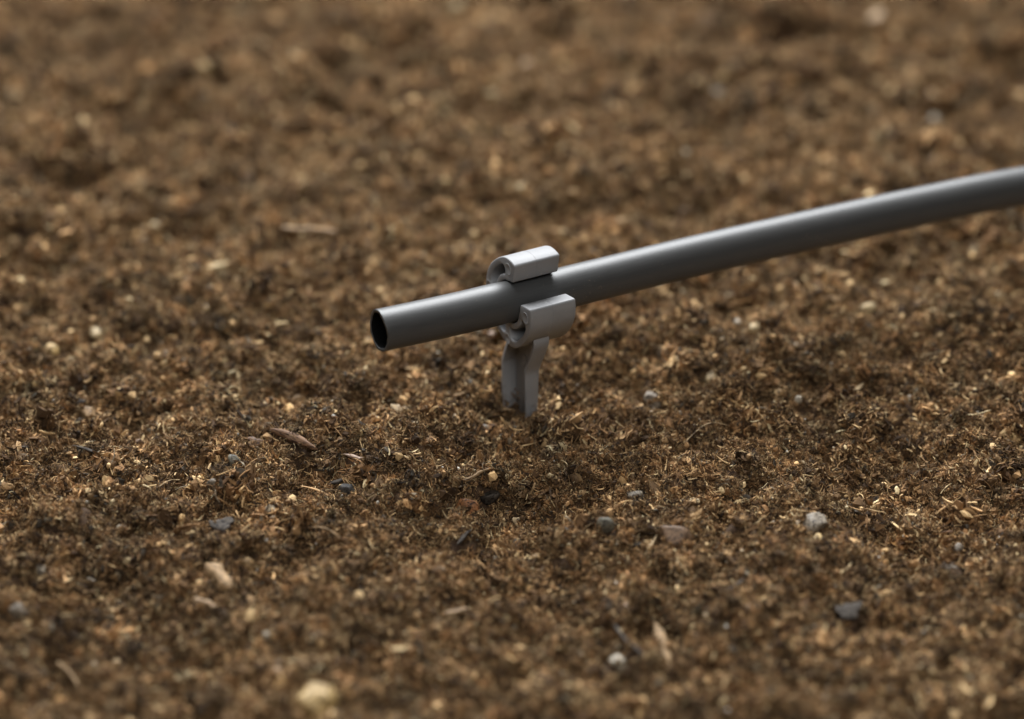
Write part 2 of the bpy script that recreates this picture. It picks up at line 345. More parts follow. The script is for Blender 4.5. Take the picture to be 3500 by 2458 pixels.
def mineral_material(name, c1, c2, c3, scale=700, rough=0.7, spec=0.3, stretch=(1, 1, 1), bump=0.00025):
    m, nt, n, l, b = new_mat(name)
    tc = N(n, 'ShaderNodeTexCoord')
    mp = N(n, 'ShaderNodeMapping'); mp.inputs['Scale'].default_value = stretch
    l.new(tc.outputs['Object'], mp.inputs['Vector'])
    ns = N(n, 'ShaderNodeTexNoise'); ns.inputs['Scale'].default_value = scale; ns.inputs['Detail'].default_value = 6
    ns.inputs['Roughness'].default_value = 0.65
    l.new(mp.outputs[0], ns.inputs['Vector'])
    rp = ramp(n, [(0.33, c1), (0.5, c2), (0.68, c3)])
    l.new(ns.outputs['Fac'], rp.inputs[0])
    n2 = N(n, 'ShaderNodeTexNoise'); n2.inputs['Scale'].default_value = scale * 2.4; n2.inputs['Detail'].default_value = 3
    l.new(mp.outputs[0], n2.inputs['Vector'])
    r2 = ramp(n, [(0.51, (0, 0, 0)), (0.62, (1, 1, 1))])
    l.new(n2.outputs['Fac'], r2.inputs[0])
    mx = N(n, 'ShaderNodeMix', data_type='RGBA')
    l.new(r2.outputs[0], mx.inputs[0]); l.new(rp.outputs[0], mx.inputs[6])
    mx.inputs[7].default_value = (c1[0] * 0.35, c1[1] * 0.3, c1[2] * 0.28, 1)     # bits of dark peat stuck to it
    l.new(mx.outputs[2], b.inputs['Base Color'])
    b.inputs['Roughness'].default_value = rough
    b.inputs['Specular IOR Level'].default_value = spec
    bp = N(n, 'ShaderNodeBump'); bp.inputs['Strength'].default_value = 0.7; bp.inputs['Distance'].default_value = bump
    l.new(ns.outputs['Fac'], bp.inputs['Height']); l.new(bp.outputs[0], b.inputs['Normal'])
    return m

def clip_plastic():
    m, nt, n, l, b = new_mat('grey_moulded_plastic')
    tc = N(n, 'ShaderNodeTexCoord')
    ns = N(n, 'ShaderNodeTexNoise'); ns.inputs['Scale'].default_value = 140; ns.inputs['Detail'].default_value = 4
    l.new(tc.outputs['Object'], ns.inputs['Vector'])
    rp = ramp(n, [(0.3, (0.232, 0.233, 0.238)), (0.7, (0.263, 0.264, 0.269))])
    l.new(ns.outputs['Fac'], rp.inputs[0])
    n3 = N(n, 'ShaderNodeTexNoise'); n3.inputs['Scale'].default_value = 2300; n3.inputs['Detail'].default_value = 1
    l.new(tc.outputs['Object'], n3.inputs['Vector'])
    r3 = ramp(n, [(0.735, (0, 0, 0)), (0.77, (1, 1, 1))])
    l.new(n3.outputs['Fac'], r3.inputs[0])
    mx = N(n, 'ShaderNodeMix', data_type='RGBA')
    l.new(r3.outputs[0], mx.inputs[0]); l.new(rp.outputs[0], mx.inputs[6]); mx.inputs[7].default_value = (0.42, 0.40, 0.36, 1)
    sx = N(n, 'ShaderNodeSeparateXYZ'); l.new(tc.outputs['Object'], sx.inputs[0])
    hz = N(n, 'ShaderNodeMapRange'); hz.inputs['From Min'].default_value = 0.001; hz.inputs['From Max'].default_value = 0.012
    hz.inputs['To Min'].default_value = 0.40; hz.inputs['To Max'].default_value = 0.0
    l.new(sx.outputs[2], hz.inputs['Value'])
    nd = N(n, 'ShaderNodeTexNoise'); nd.inputs['Scale'].default_value = 420; nd.inputs['Detail'].default_value = 5
    l.new(tc.outputs['Object'], nd.inputs['Vector'])
    gt = N(n, 'ShaderNodeMath', operation='ADD'); l.new(hz.outputs[0], gt.inputs[0]); l.new(nd.outputs['Fac'], gt.inputs[1])
    rd_ = ramp(n, [(0.80, (0, 0, 0)), (1.0, (0.4, 0.4, 0.4))]); l.new(gt.outputs[0], rd_.inputs[0])
    dirt = N(n, 'ShaderNodeMix', data_type='RGBA')
    l.new(rd_.outputs[0], dirt.inputs[0]); l.new(mx.outputs[2], dirt.inputs[6]); dirt.inputs[7].default_value = (0.10, 0.062, 0.035, 1)
    l.new(dirt.outputs[2], b.inputs['Base Color'])
    b.inputs['Roughness'].default_value = 0.5
    b.inputs['Specular IOR Level'].default_value = 0.22
    b.inputs['Subsurface Weight'].default_value = 0.12
    b.inputs['Subsurface Radius'].default_value = (1, 1, 1)
    b.inputs['Subsurface Scale'].default_value = 0.0006
    n2 = N(n, 'ShaderNodeTexNoise'); n2.inputs['Scale'].default_value = 2600; n2.inputs['Detail'].default_value = 2
    l.new(tc.outputs['Object'], n2.inputs['Vector'])
    bp = N(n, 'ShaderNodeBump'); bp.inputs['Strength'].default_value = 0.25; bp.inputs['Distance'].default_value = 0.00006
    l.new(n2.outputs['Fac'], bp.inputs['Height']); l.new(bp.outputs[0], b.inputs['Normal'])
    return m

def pipe_plastic():
    m, nt, n, l, b = new_mat('charcoal_polyethylene')
    uv = N(n, 'ShaderNodeUVMap')
    mp = N(n, 'ShaderNodeMapping'); mp.inputs['Scale'].default_value = (14, 240, 1)
    l.new(uv.outputs[0], mp.inputs['Vector'])
    ns = N(n, 'ShaderNodeTexNoise'); ns.inputs['Scale'].default_value = 1.0; ns.inputs['Detail'].default_value = 6
    l.new(mp.outputs[0], ns.inputs['Vector'])
    rp = ramp(n, [(0.3, (0.050, 0.050, 0.050)), (0.7, (0.062, 0.062, 0.061))])
    l.new(ns.outputs['Fac'], rp.inputs[0])
    tc = N(n, 'ShaderNodeTexCoord')
    nz = N(n, 'ShaderNodeTexNoise'); nz.inputs['Scale'].default_value = 1500; nz.inputs['Detail'].default_value = 2
    l.new(tc.outputs['Object'], nz.inputs['Vector'])
    nb = N(n, 'ShaderNodeTexNoise'); nb.inputs['Scale'].default_value = 60; nb.inputs['Detail'].default_value = 3
    l.new(tc.outputs['Object'], nb.inputs['Vector'])
    sm = N(n, 'ShaderNodeMath', operation='MULTIPLY_ADD'); sm.inputs[1].default_value = 0.45
    l.new(nb.outputs['Fac'], sm.inputs[0]); l.new(nz.outputs['Fac'], sm.inputs[2])
    rs = ramp(n, [(0.965, (0, 0, 0)), (1.0, (0.5, 0.5, 0.5))]); l.new(sm.outputs[0], rs.inputs[0])
    du = N(n, 'ShaderNodeMix', data_type='RGBA'); l.new(rs.outputs[0], du.inputs[0]); l.new(rp.outputs[0], du.inputs[6])
    du.inputs[7].default_value = (0.22, 0.18, 0.14, 1)
    l.new(du.outputs[2], b.inputs['Base Color'])
    rr = ramp(n, [(0.25, (0.41, 0.41, 0.41)), (0.75, (0.48, 0.48, 0.48))])
    l.new(ns.outputs['Fac'], rr.inputs[0]); l.new(rr.outputs[0], b.inputs['Roughness'])
    b.inputs['Specular IOR Level'].default_value = 0.45
    m2 = N(n, 'ShaderNodeMapping'); m2.inputs['Scale'].default_value = (260, 330, 1)
    l.new(uv.outputs[0], m2.inputs['Vector'])
    n2 = N(n, 'ShaderNodeTexNoise'); n2.inputs['Scale'].default_value = 1.0; n2.inputs['Detail'].default_value = 3
    l.new(m2.outputs[0], n2.inputs['Vector'])
    ad = N(n, 'ShaderNodeMath', operation='ADD'); l.new(ns.outputs['Fac'], ad.inputs[0]); l.new(n2.outputs['Fac'], ad.inputs[1])
    bp = N(n, 'ShaderNodeBump'); bp.inputs['Strength'].default_value = 0.12; bp.inputs['Distance'].default_value = 0.00004
    l.new(ad.outputs[0], bp.inputs['Height']); l.new(bp.outputs[0], b.inputs['Normal'])
    return m

M_PEAT = peat_material('peat_bits', 0.85, 0.16)
M_FIBRE = peat_material('peat_fibre', 0.7, 0.22)
M_GRIT = peat_material('mineral_grit', 0.4, 0.5)
M_GROUND = ground_material()
M_CLIP = clip_plastic()
M_PIPE = pipe_plastic()

# ------------------------------------------------------------------ the soil bed
def axis_grid(lo, hi, step, far, n_far):
    inner = np.arange(lo, hi + step, step)
    t = np.linspace(0, 1, n_far + 1)[1:] ** 1.8
    return np.concatenate([(lo - far * t)[::-1], inner, hi + far * t])
gx = axis_grid(-265, 265, 1.5, 900, 60)
gy = axis_grid(-200, 380, 1.5, 900, 60)
GX, GY = np.meshgrid(gx, gy, indexing='ij')
GZ = height(GX, GY) - 0.8
nx, ny = GX.shape
idx = np.arange(nx * ny).reshape(nx, ny)
quads = np.stack([idx[:-1, :-1], idx[1:, :-1], idx[1:, 1:], idx[:-1, 1:]], -1).reshape(-1, 4)
me = bpy.data.meshes.new('soil_ground')
V = np.stack([GX, GY, GZ], -1).reshape(-1, 3) * MM
me.vertices.add(len(V)); me.vertices.foreach_set('co', V.ravel().astype(np.float32))
me.loops.add(quads.size); me.loops.foreach_set('vertex_index', quads.ravel().astype(np.int32))
me.polygons.add(len(quads)); me.polygons.foreach_set('loop_start', (np.arange(len(quads)) * 4).astype(np.int32))
me.update(); me.validate()
me.polygons.foreach_set('use_smooth', np.ones(len(quads), dtype=bool))
me.materials.append(M_GROUND)
soil = link('ground', me)
tag(soil, 'bed of dark brown crumbly peat soil', None, None, 'structure')

# ------------------------------------------------------------------ the clip on its stake
YAW = R(26.7)                       # the pipe runs right and away from the camera
AX = Vector((math.cos(YAW), math.sin(YAW), 0))
# local frame of the holder: x along the pipe, y towards the back, z up; its origin is the pipe centre in the clip
holder = empty('pipe_stake', (C0.x, C0.y, 0), YAW)
tag(holder, 'grey moulded plastic pipe stake with open snap clip pushed into the soil', 'pipe stake')

MOUTH = R(46.2)                     # the clip opens forwards and upwards
def mn(m, n):                       # clip profile coordinates (mouth, side) -> (forward, up) in mm
    c, s = math.cos(MOUTH), math.sin(MOUTH)
    return (m * c - n * s, m * s + n * c)

def smooth_closed(pts, per=6):      # closed Catmull-Rom; a point (x, y, 'c') stays a corner
    out = []
    n = len(pts)
    for i in range(n):
        p1, p2 = pts[i], pts[(i + 1) % n]
        p0 = pts[i - 1] if len(p1) == 2 else p1
        p3 = pts[(i + 2) % n] if len(p2) == 2 else p2
        a, b, c, d = (np.array(q[:2], float) for q in (p0, p1, p2, p3))
        for k in range(per):
            t = k / per
            out.append(tuple(0.5 * (2 * b + (c - a) * t + (2 * a - 5 * b + 4 * c - d) * t * t + (3 * b - a - 3 * c + d) * t ** 3)))
    return out

def plate(name, loops, half, bevel, mat, parent, zoff=0.0, axis_mid=0.0, offset=None):
    """closed 2-D loops in (forward, up) mm, thickened along the pipe by +-half mm with rounded edges"""
    cu = bpy.data.curves.new(name, 'CURVE')
    cu.dimensions = '2D'
    cu.fill_mode = 'BOTH'
    for lp in loops:
        s = cu.splines.new('POLY')
        s.points.add(len(lp) - 1)
        for p, q in zip(s.points, lp):
            p.co = (q[0] * MM, q[1] * MM, 0, 1)
        s.use_cyclic_u = True
    cu.extrude = max(half - bevel, 1e-3) * MM
    cu.bevel_depth = bevel * MM
    cu.bevel_resolution = 2
    cu.offset = (-bevel if offset is None else offset) * MM
    tmp = bpy.data.objects.new('tmp', cu)
    me = bpy.data.meshes.new_from_object(tmp)
    bpy.data.objects.remove(tmp); bpy.data.curves.remove(cu)
    bm = bmesh.new(); bm.from_mesh(me)
    bmesh.ops.remove_doubles(bm, verts=bm.verts, dist=2e-6)
    for v in bm.verts:                       # (forward, up, along) -> local (along, back, up)
        f_, u_, a_ = v.co
        v.co = (a_ + axis_mid * MM, -f_, u_ + C0.z + zoff * MM)
    bmesh.ops.recalc_face_normals(bm, faces=bm.faces)
    for f_ in bm.faces: f_.smooth = True
    for e in bm.edges:
        if len(e.link_faces) == 2 and e.calc_face_angle(0) > R(38): e.smooth = False
    bm.to_mesh(me); bm.free()
    me.name = name
    me.materials.clear(); me.materials.append(mat)
    return link(name, me, parent)

R_IN, R_LEAF = 6.85, 8.75
def arc(r, a0, a1, k):
    return [(r * math.cos(R(a0 + (a1 - a0) * i / k)), r * math.sin(R(a0 + (a1 - a0) * i / k))) for i in range(k + 1)]

# one half of the clip profile (upper side), in (mouth, side)
outer = [(13.05, 7.2), (12.85, 7.95), (11.4, 9.75), (8.7, 11.8), (5.2, 13.1), (1.0, 13.8), (-3.5, 13.9), (-7.5, 13.1),
         (-11.0, 11.2), (-13.8, 8.2), (-15.4, 4.6), (-15.9, 2.0), (-15.9, 0.0, 'c')]
back_cavity = [(-13.6, 0.0, 'c'), (-13.5, 2.6), (-12.7, 5.0), (-11.2, 6.3), (-9.6, 5.9), (-8.8, 4.2)]
leaf_back = [(-R_LEAF, 0.0, 'c'), (-R_IN, 0.0, 'c')]
inner = arc(R_IN, 172, 52, 15)
lip = [(5.5, 4.85), (6.7, 4.1), (7.6, 3.75), (8.4, 4.0), (10.6, 5.4), (12.3, 6.5), (12.8, 6.85)]
half_profile = outer + back_cavity + leaf_back + inner + lip
hole = ([(r[0], r[1]) for r in arc(R_LEAF, 132, 62, 7)] + [(5.3, 8.6), (5.6, 10.0), (4.4, 11.1), (0.9, 11.75), (-3.3, 11.8), (-6.4, 11.1), (-8.0, 9.8), (-7.7, 8.3)])
LEN = 7.75                          # half the clip's length along the pipe

def side_loops(sgn, grow=0.0):
    lo = smooth_closed(half_profile, 5)
    ho = smooth_closed(hole, 4)
    return [[mn(m, n * sgn) for m, n in lo], [mn(m, n * sgn) for m, n in ho]]

def ring_mark(parent, f_, u_, along, r=1.95, face=-1):
    """raised round ejector mark on an end face (normal along the pipe)"""
    bm = bmesh.new()
    prof = [(r, 0.0), (r, 0.10), (r - 0.09, 0.15), (r - 0.2, 0.09), (0.0, 0.07)]
    k = 28
    rings = []
    for pr, ph in prof:
        if pr == 0:
            rings.append([bm.verts.new(((along + face * ph) * MM, -f_ * MM, u_ * MM + C0.z))] * k); continue
        rings.append([bm.verts.new(((along + face * ph) * MM, (-f_ + pr * math.cos(2 * math.pi * i / k)) * MM,
                                    (u_ + pr * math.sin(2 * math.pi * i / k)) * MM + C0.z)) for i in range(k)])
    for a, b in zip(rings, rings[1:]):
        for i in range(k):
            vs_ = [a[i], a[(i + 1) % k], b[(i + 1) % k], b[i]]
            vs_ = list(dict.fromkeys(vs_))
            bm.faces.new(vs_)
    bmesh.ops.recalc_face_normals(bm, faces=bm.faces)
    for f2 in bm.faces: f2.smooth = True
    me = bpy.data.meshes.new('ejector_mark'); bm.to_mesh(me); bm.free()
    me.materials.append(M_CLIP)
    return link('ejector_mark', me, parent)

for sgn, lab in ((1, 'upper rear jaw with hollow curled lip above the pipe'), (-1, 'lower front jaw with hollow curled lip below the pipe')):
    jaw = plate('jaw', side_loops(sgn), LEN, 0.38, M_CLIP, holder)
    jaw['label'] = lab
    # parting line: a hair of flash round the middle of the moulding
    pl = plate('parting_line', side_loops(sgn)[:1], 0.07, 0.03, M_CLIP, jaw, offset=0.035)
    plate('web', [[mn(m, n * sgn) for m, n in smooth_closed([(q[0] * 1.0, q[1]) for q in hole], 4)]], 0.6, 0.05, M_CLIP, jaw, axis_mid=6.0, offset=0.25)
    for (m, n) in ((7.9, 8.1), (-10.4, 8.9)):
        f_, u_ = mn(m, n * sgn)
        ring_mark(jaw, f_, u_, -LEN + 0.02, r=2.0 if m > 0 else 1.8)

# the stake: a U-shaped channel, web across the pipe, its two flanges towards the left
G = 43.0
web_back = [(-3.6, -12.0), (-5.0, -15.0), (-7.5, -21.6), (-9.5, -27.0), (-9.7, -30.0), (-9.7, -52.0), (-7.5, -75.0), (-3.5, -92.0)]
web_front = [(-2.0, -92.0), (1.0, -75.0), (3.0, -40.0), (3.5, -28.5), (4.0, -24.7), (7.4, -17.8), (9.7, -11.5), (8.0, -8.0)]
blade = plate('stake_blade', [[*web_back, *web_front]], 0.6, 0.2, M_CLIP, holder, axis_mid=0.35)

def flange(path, widths, thick, side):
    """strip along a (forward, up) path reaching from the web to -width along the pipe; side: which way the thickness goes"""
    bm = bmesh.new()
    rings = []
    for i, (f_, u_) in enumerate(path):
        a = np.array(path[max(i - 1, 0)]); b = np.array(path[min(i + 1, len(path) - 1)])
        t = (b - a) / np.linalg.norm(b - a)
        nrm = np.array((-t[1], t[0])) * side * thick
        w = widths[i]
        ring = []
        for al, k in ((0.97, 0), (-w, 0), (-w + 0.25, 1), (0.97, 1)):
            q = np.array((f_, u_)) + nrm * k
            ring.append(bm.verts.new((al * MM, -q[0] * MM, q[1] * MM + C0.z)))
        rings.append(ring)
    for a, b in zip(rings, rings[1:]):
        for i in range(4):
            bm.faces.new((a[i], a[(i + 1) % 4], b[(i + 1) % 4], b[i]))
    bm.faces.new(rings[0]); bm.faces.new(rings[-1][::-1])
    bmesh.ops.recalc_face_normals(bm, faces=bm.faces)
    long_edges = [e for e in bm.edges if len(e.link_faces) == 2 and e.calc_face_angle(0) > R(50)]
    bmesh.ops.bevel(bm, geom=long_edges, offset=0.28 * MM, segments=2, affect='EDGES', profile=0.5)
    for f2 in bm.faces: f2.smooth = True
    for e in bm.edges:
        if len(e.link_faces) == 2 and e.calc_face_angle(0) > R(40): e.smooth = False
    me = bpy.data.meshes.new('flange'); bm.to_mesh(me); bm.free()
    me.materials.append(M_CLIP)
    return link('flange', me, blade)

def dense(path, k=4):
    P_ = [np.array(p) for p in path]
    out = []
    for i in range(len(P_) - 1):
        p0 = P_[max(i - 1, 0)]; p3 = P_[min(i + 2, len(P_) - 1)]
        for j in range(k):
            t = j / k
            out.append(0.5 * (2 * P_[i] + (P_[i + 1] - p0) * t + (2 * p0 - 5 * P_[i] + 4 * P_[i + 1] - p3) * t * t + (3 * P_[i] - p0 - 3 * P_[i + 1] + p3) * t ** 3))
    out.append(P_[-1])
    return [tuple(p) for p in out]
pb = dense([(-3.9, -12.5), (-5.3, -15.5), (-7.5, -21.6), (-9.4, -27.0), (-9.75, -30.5), (-9.75, -52.0), (-7.5, -75.0), (-3.6, -92.0)])
flange(pb, [np.interp(-u_, [12, 21, 30, 45, 92], [3.6, 4.6, 5.0, 4.7, 1.2]) for f_, u_ in pb], 1.5, -1)
pf = dense([(10.0, -7.6), (10.5, -11.4), (7.7, -17.6), (4.2, -24.4), (3.65, -28.5), (3.1, -40.0), (1.1, -75.0), (-1.9, -92.0)])
flange(pf, [np.interp(-u_, [7, 17, 28, 40, 60, 92], [4.6, 4.1, 3.8, 3.2, 2.0, 1.0]) for f_, u_ in pf], 1.5, -1)
ring_mark(blade, -3.4, -25.0, -0.24, r=1.8)

# ------------------------------------------------------------------ the pipe
RO, RI = 6.5, 5.55
ctrl = [np.array(p) for p in PIPE_PATH]
# resample by Catmull-Rom
path = []
for i in range(len(ctrl) - 1):
    p0 = ctrl[i - 1] if i else 2 * ctrl[0] - ctrl[1]
    p3 = ctrl[i + 2] if i + 2 < len(ctrl) else 2 * ctrl[-1] - ctrl[-2]
    p1, p2 = ctrl[i], ctrl[i + 1]
    seg = max(8, int(np.linalg.norm(p2 - p1) / 1.5))
    for k in range(seg):
        t = k / seg
        path.append(0.5 * (2 * p1 + (p2 - p0) * t + (2 * p0 - 5 * p1 + 4 * p2 - p3) * t * t + (3 * p1 - p0 - 3 * p2 + p3) * t ** 3))
path.append(ctrl[-1])
path = np.array(path)
tang = np.gradient(path, axis=0); tang /= np.linalg.norm(tang, axis=1)[:, None]
arcl = np.concatenate([[0], np.cumsum(np.linalg.norm(np.diff(path, axis=0), axis=1))])
up = np.array((0, 0, 1.0))
KS = 72
th = np.arange(KS) * 2 * np.pi / KS
a_ = np.array(AX)
s_clip = (path - np.array(C0) / MM) @ a_          # signed distance from the clip along the pipe
mdir3 = np.array((0, 0, 1.0)) * math.sin(MOUTH) + np.array((math.sin(YAW), -math.cos(YAW), 0)) * math.cos(MOUTH)
def ring_at(i, r, shrink=True):
    t = tang[i]
    side = np.cross(up, t); side /= np.linalg.norm(side)
    v = np.cross(t, side)
    P_ = side[None] * np.cos(th)[:, None] + v[None] * np.sin(th)[:, None]
    g = math.exp(-(s_clip[i] / 9.5) ** 4) if shrink else 0
    g2 = math.exp(-((abs(s_clip[i]) - 14) / 6.0) ** 2)
    d = P_ @ mdir3
    sidew = np.sqrt(np.clip(1 - d * d, 0, 1))
    rr = r * (1 - 0.045 * g * sidew ** 2 + 0.012 * g * d ** 2 + 0.012 * g2)
    return path[i] + P_ * rr[:, None]
last = len(path) - 1
seq = []
# outside from the open end to the far end, then back along the inside
for i in range(0, last + 1): seq.append((i, RO))
for i in range(last, -1, -1): seq.append((i, RI))
Vp = [ring_at(0, RO - 0.16) - tang[0] * 0.0]
uvrow = [0.0]
Vp.append(ring_at(0, RO - 0.03) + tang[0] * 0.06); uvrow.append(0.0)
for i, r_ in seq[:last + 1]:
    q = ring_at(i, r_)
    if i == 0: q = q + tang[0] * 0.2
    Vp.append(q); uvrow.append(arcl[i])
for i, r_ in seq[last + 1:]:
    q = ring_at(i, r_)
    if i == 0: q = q + tang[0] * 0.12
    Vp.append(q); uvrow.append(arcl[i])
Vp.append(ring_at(0, RI + 0.1)); uvrow.append(0.0)
cut = (0.16 * np.sin(2 * th + 0.8) + 0.07 * np.sin(5 * th) + 0.03 * np.sin(13 * th))[:, None] * tang[0][None]   # hand-cut end
for k in (0, 1, 2, len(Vp) - 2, len(Vp) - 1): Vp[k] = Vp[k] + cut
nr = len(Vp)
Vp = np.concatenate(Vp) * MM
F = []
for r_ in range(nr):
    r2 = (r_ + 1) % nr
    for k in range(KS):
        F.append((r_ * KS + k, r2 * KS + k, r2 * KS + (k + 1) % KS, r_ * KS + (k + 1) % KS))
me = mesh_np('pipe', Vp, F, M_PIPE)
M_BORE_SHADE, _nt, _n, _l, _b = new_mat('shaded_pipe_bore')  # inner faces near-black: the shade inside the bore is put into the colour
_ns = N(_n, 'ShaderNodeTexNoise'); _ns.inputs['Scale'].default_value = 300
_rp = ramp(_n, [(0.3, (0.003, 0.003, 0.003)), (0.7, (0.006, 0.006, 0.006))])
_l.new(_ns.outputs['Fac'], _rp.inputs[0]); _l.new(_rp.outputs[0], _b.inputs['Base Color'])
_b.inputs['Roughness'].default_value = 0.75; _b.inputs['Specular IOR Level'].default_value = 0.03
me.materials.append(M_BORE_SHADE)
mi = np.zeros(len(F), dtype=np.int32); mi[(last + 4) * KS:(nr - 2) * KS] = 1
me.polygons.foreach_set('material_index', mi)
uvl = me.uv_layers.new(name='UVMap')
uvs = np.zeros((len(F) * 4, 2), dtype=np.float32)
for j, f_ in enumerate(F):
    k0 = f_[0] % KS
    for c_, vi in enumerate(f_):
        kk = vi % KS
        if k0 == KS - 1 and kk == 0: kk = KS
        uvs[j * 4 + c_] = (uvrow[vi // KS] * 0.01, kk / KS * 0.41)
uvl.data.foreach_set('uv', uvs.ravel())
bm = bmesh.new(); bm.from_mesh(me)
bmesh.ops.recalc_face_normals(bm, faces=bm.faces)
for e in bm.edges:
    if len(e.link_faces) == 2 and e.calc_face_angle(0) > R(60): e.smooth = False
bm.to_mesh(me); bm.free()
pipe = link('irrigation_pipe', me)
tag(pipe, 'dark charcoal plastic irrigation pipe with open cut end held in the clip', 'pipe')

# ------------------------------------------------------------------ loose peat: crumbs, fibres and grit
PAL = np.array([(0.034, 0.019, 0.010), (0.088, 0.049, 0.024), (0.158, 0.089, 0.043), (0.188, 0.102, 0.048),
                (0.300, 0.182, 0.092), (0.420, 0.285, 0.152), (0.530, 0.405, 0.240), (0.055, 0.044, 0.035), (0.20, 0.165, 0.125)])
PW = np.array([0.18, 0.20, 0.18, 0.12, 0.17, 0.10, 0.025, 0.025, 0.015]); PW = PW / PW.sum()
PAL = PAL * np.array((1.13, 1.135, 1.06))

def ico(sub):
    bm = bmesh.new()
    bmesh.ops.create_icosphere(bm, subdivisions=sub, radius=1.0)
    bm.verts.ensure_lookup_table()
    V = np.array([v.co[:] for v in bm.verts]); F = np.array([[v.index for v in f.verts] for f in bm.faces])
    bm.free()
    return V, F
ICO1, ICO2, ICO3, ICO4 = ico(1), ico(2), ico(3), ico(4)

def rand_rot(r):
    q = r.normal(size=4); q /= np.linalg.norm(q)
    w, x, y, z = q
    return np.array([[1 - 2 * (y * y + z * z), 2 * (x * y - z * w), 2 * (x * z + y * w)],
                     [2 * (x * y + z * w), 1 - 2 * (x * x + z * z), 2 * (y * z - x * w)],
                     [2 * (x * z - y * w), 2 * (y * z + x * w), 1 - 2 * (x * x + y * y)]])

def fibre_geo(r, length, rad, curl, seg=5, sides=3, flat=1.0):
    d = r.normal(size=3); d /= np.linalg.norm(d)
    ax = r.normal(size=3); ax /= np.linalg.norm(ax)
    p = np.zeros(3); pts = [p.copy()]
    for k in range(seg):
        c_, s_ = math.cos(curl / seg), math.sin(curl / seg)
        d = d * c_ + np.cross(ax, d) * s_ + ax * (ax @ d) * (1 - c_)
        ax = ax + r.normal(size=3) * 0.35; ax /= np.linalg.norm(ax)
        p = p + d * length / seg
        pts.append(p.copy())
    pts = np.array(pts); pts -= pts.mean(0)
    tg = np.gradient(pts, axis=0); tg /= np.linalg.norm(tg, axis=1)[:, None] + 1e-9
    ref = np.array((0.3, 0.5, 0.81))
    V = []
    for k in range(seg + 1):
        s1 = np.cross(tg[k], ref); s1 /= np.linalg.norm(s1) + 1e-9
        s2 = np.cross(tg[k], s1)
        rr = rad * (1 - 0.65 * abs(2 * k / seg - 0.8) ** 2 * 0.7) * r.uniform(0.75, 1.25)
        for j in range(sides):
            an = 2 * np.pi * j / sides
            V.append(pts[k] + rr * (s1 * math.cos(an) + s2 * math.sin(an) * flat))
    F = []
    for k in range(seg):
        for j in range(sides):
            a = k * sides + j; b = k * sides + (j + 1) % sides
            F.append((a, b, b + sides)); F.append((a, b + sides, a + sides))
    return np.array(V), F

def crumb_geo(r, rad, base=ICO1, rough=0.5):
    V, F = base
    V = V * (1 + r.normal(size=(len(V), 1)) * rough * 0.6)
    V = V * r.uniform(0.55, 1.25, size=3) @ rand_rot(r).T
    return V * rad, [tuple(f) for f in F]

def join(parts):
    Vs, Fs, Cs, off = [], [], [], 0
    for V, F, c in parts:
        Vs.append(V); Cs.append(np.repeat(np.array(c)[None], len(V), 0))
        Fs += [tuple(i + off for i in f) for f in F]; off += len(V)
    return np.concatenate(Vs), Fs, np.concatenate(Cs)

def pick_colour(r, w=PW):
    return PAL[r.choice(len(PAL), p=w)] * r.uniform(0.75, 1.3)

def clump_mesh(i, n_fib=34, n_cr=38, rad=2.3):
    r = np.random.default_rng(100 + i)
    parts = []
    V, F = crumb_geo(r, rad * 0.62, ICO2, 0.22)
    parts.append((V, F, PAL[1] * 0.8))
    for _ in range(n_cr):
        d = r.normal(size=3); d /= np.linalg.norm(d)
        V, F = crumb_geo(r, 0.2 + 0.6 * r.random() ** 1.6)
        if r.random() < 0.45: V = V * np.array((1.25, 1.25, 0.35)) @ rand_rot(r).T
        parts.append((V + d * rad * r.uniform(0.45, 0.85), F, pick_colour(r)))
    for _ in range(n_fib):
        d = r.normal(size=3); d /= np.linalg.norm(d)
        V, F = fibre_geo(r, r.uniform(0.9, 2.6), r.uniform(0.10, 0.28), r.uniform(0.1, 2.3), seg=4, flat=r.uniform(0.4, 1.0))
        parts.append((V + d * rad * r.uniform(0.55, 1.05), F, pick_colour(r)))
    for _ in range(75):                 # fine hairs that make the outline fuzzy
        d = r.normal(size=3); d /= np.linalg.norm(d)
        V, F = fibre_geo(r, r.uniform(0.8, 2.4), r.uniform(0.04, 0.09), r.uniform(0.3, 3.0), seg=3)
        parts.append((V + d * rad * r.uniform(0.75, 1.15), F, pick_colour(r)))
    V, F, C = join(parts)
    return mesh_np('peat_clump', V * MM, F, M_PEAT, False, C)

def source_collection(name, meshes):
    c = bpy.data.collections.new(name)
    for i, me_ in enumerate(meshes):
        o = bpy.data.objects.new('%s_%02d' % (name, i), me_)
        c.objects.link(o)
    return c

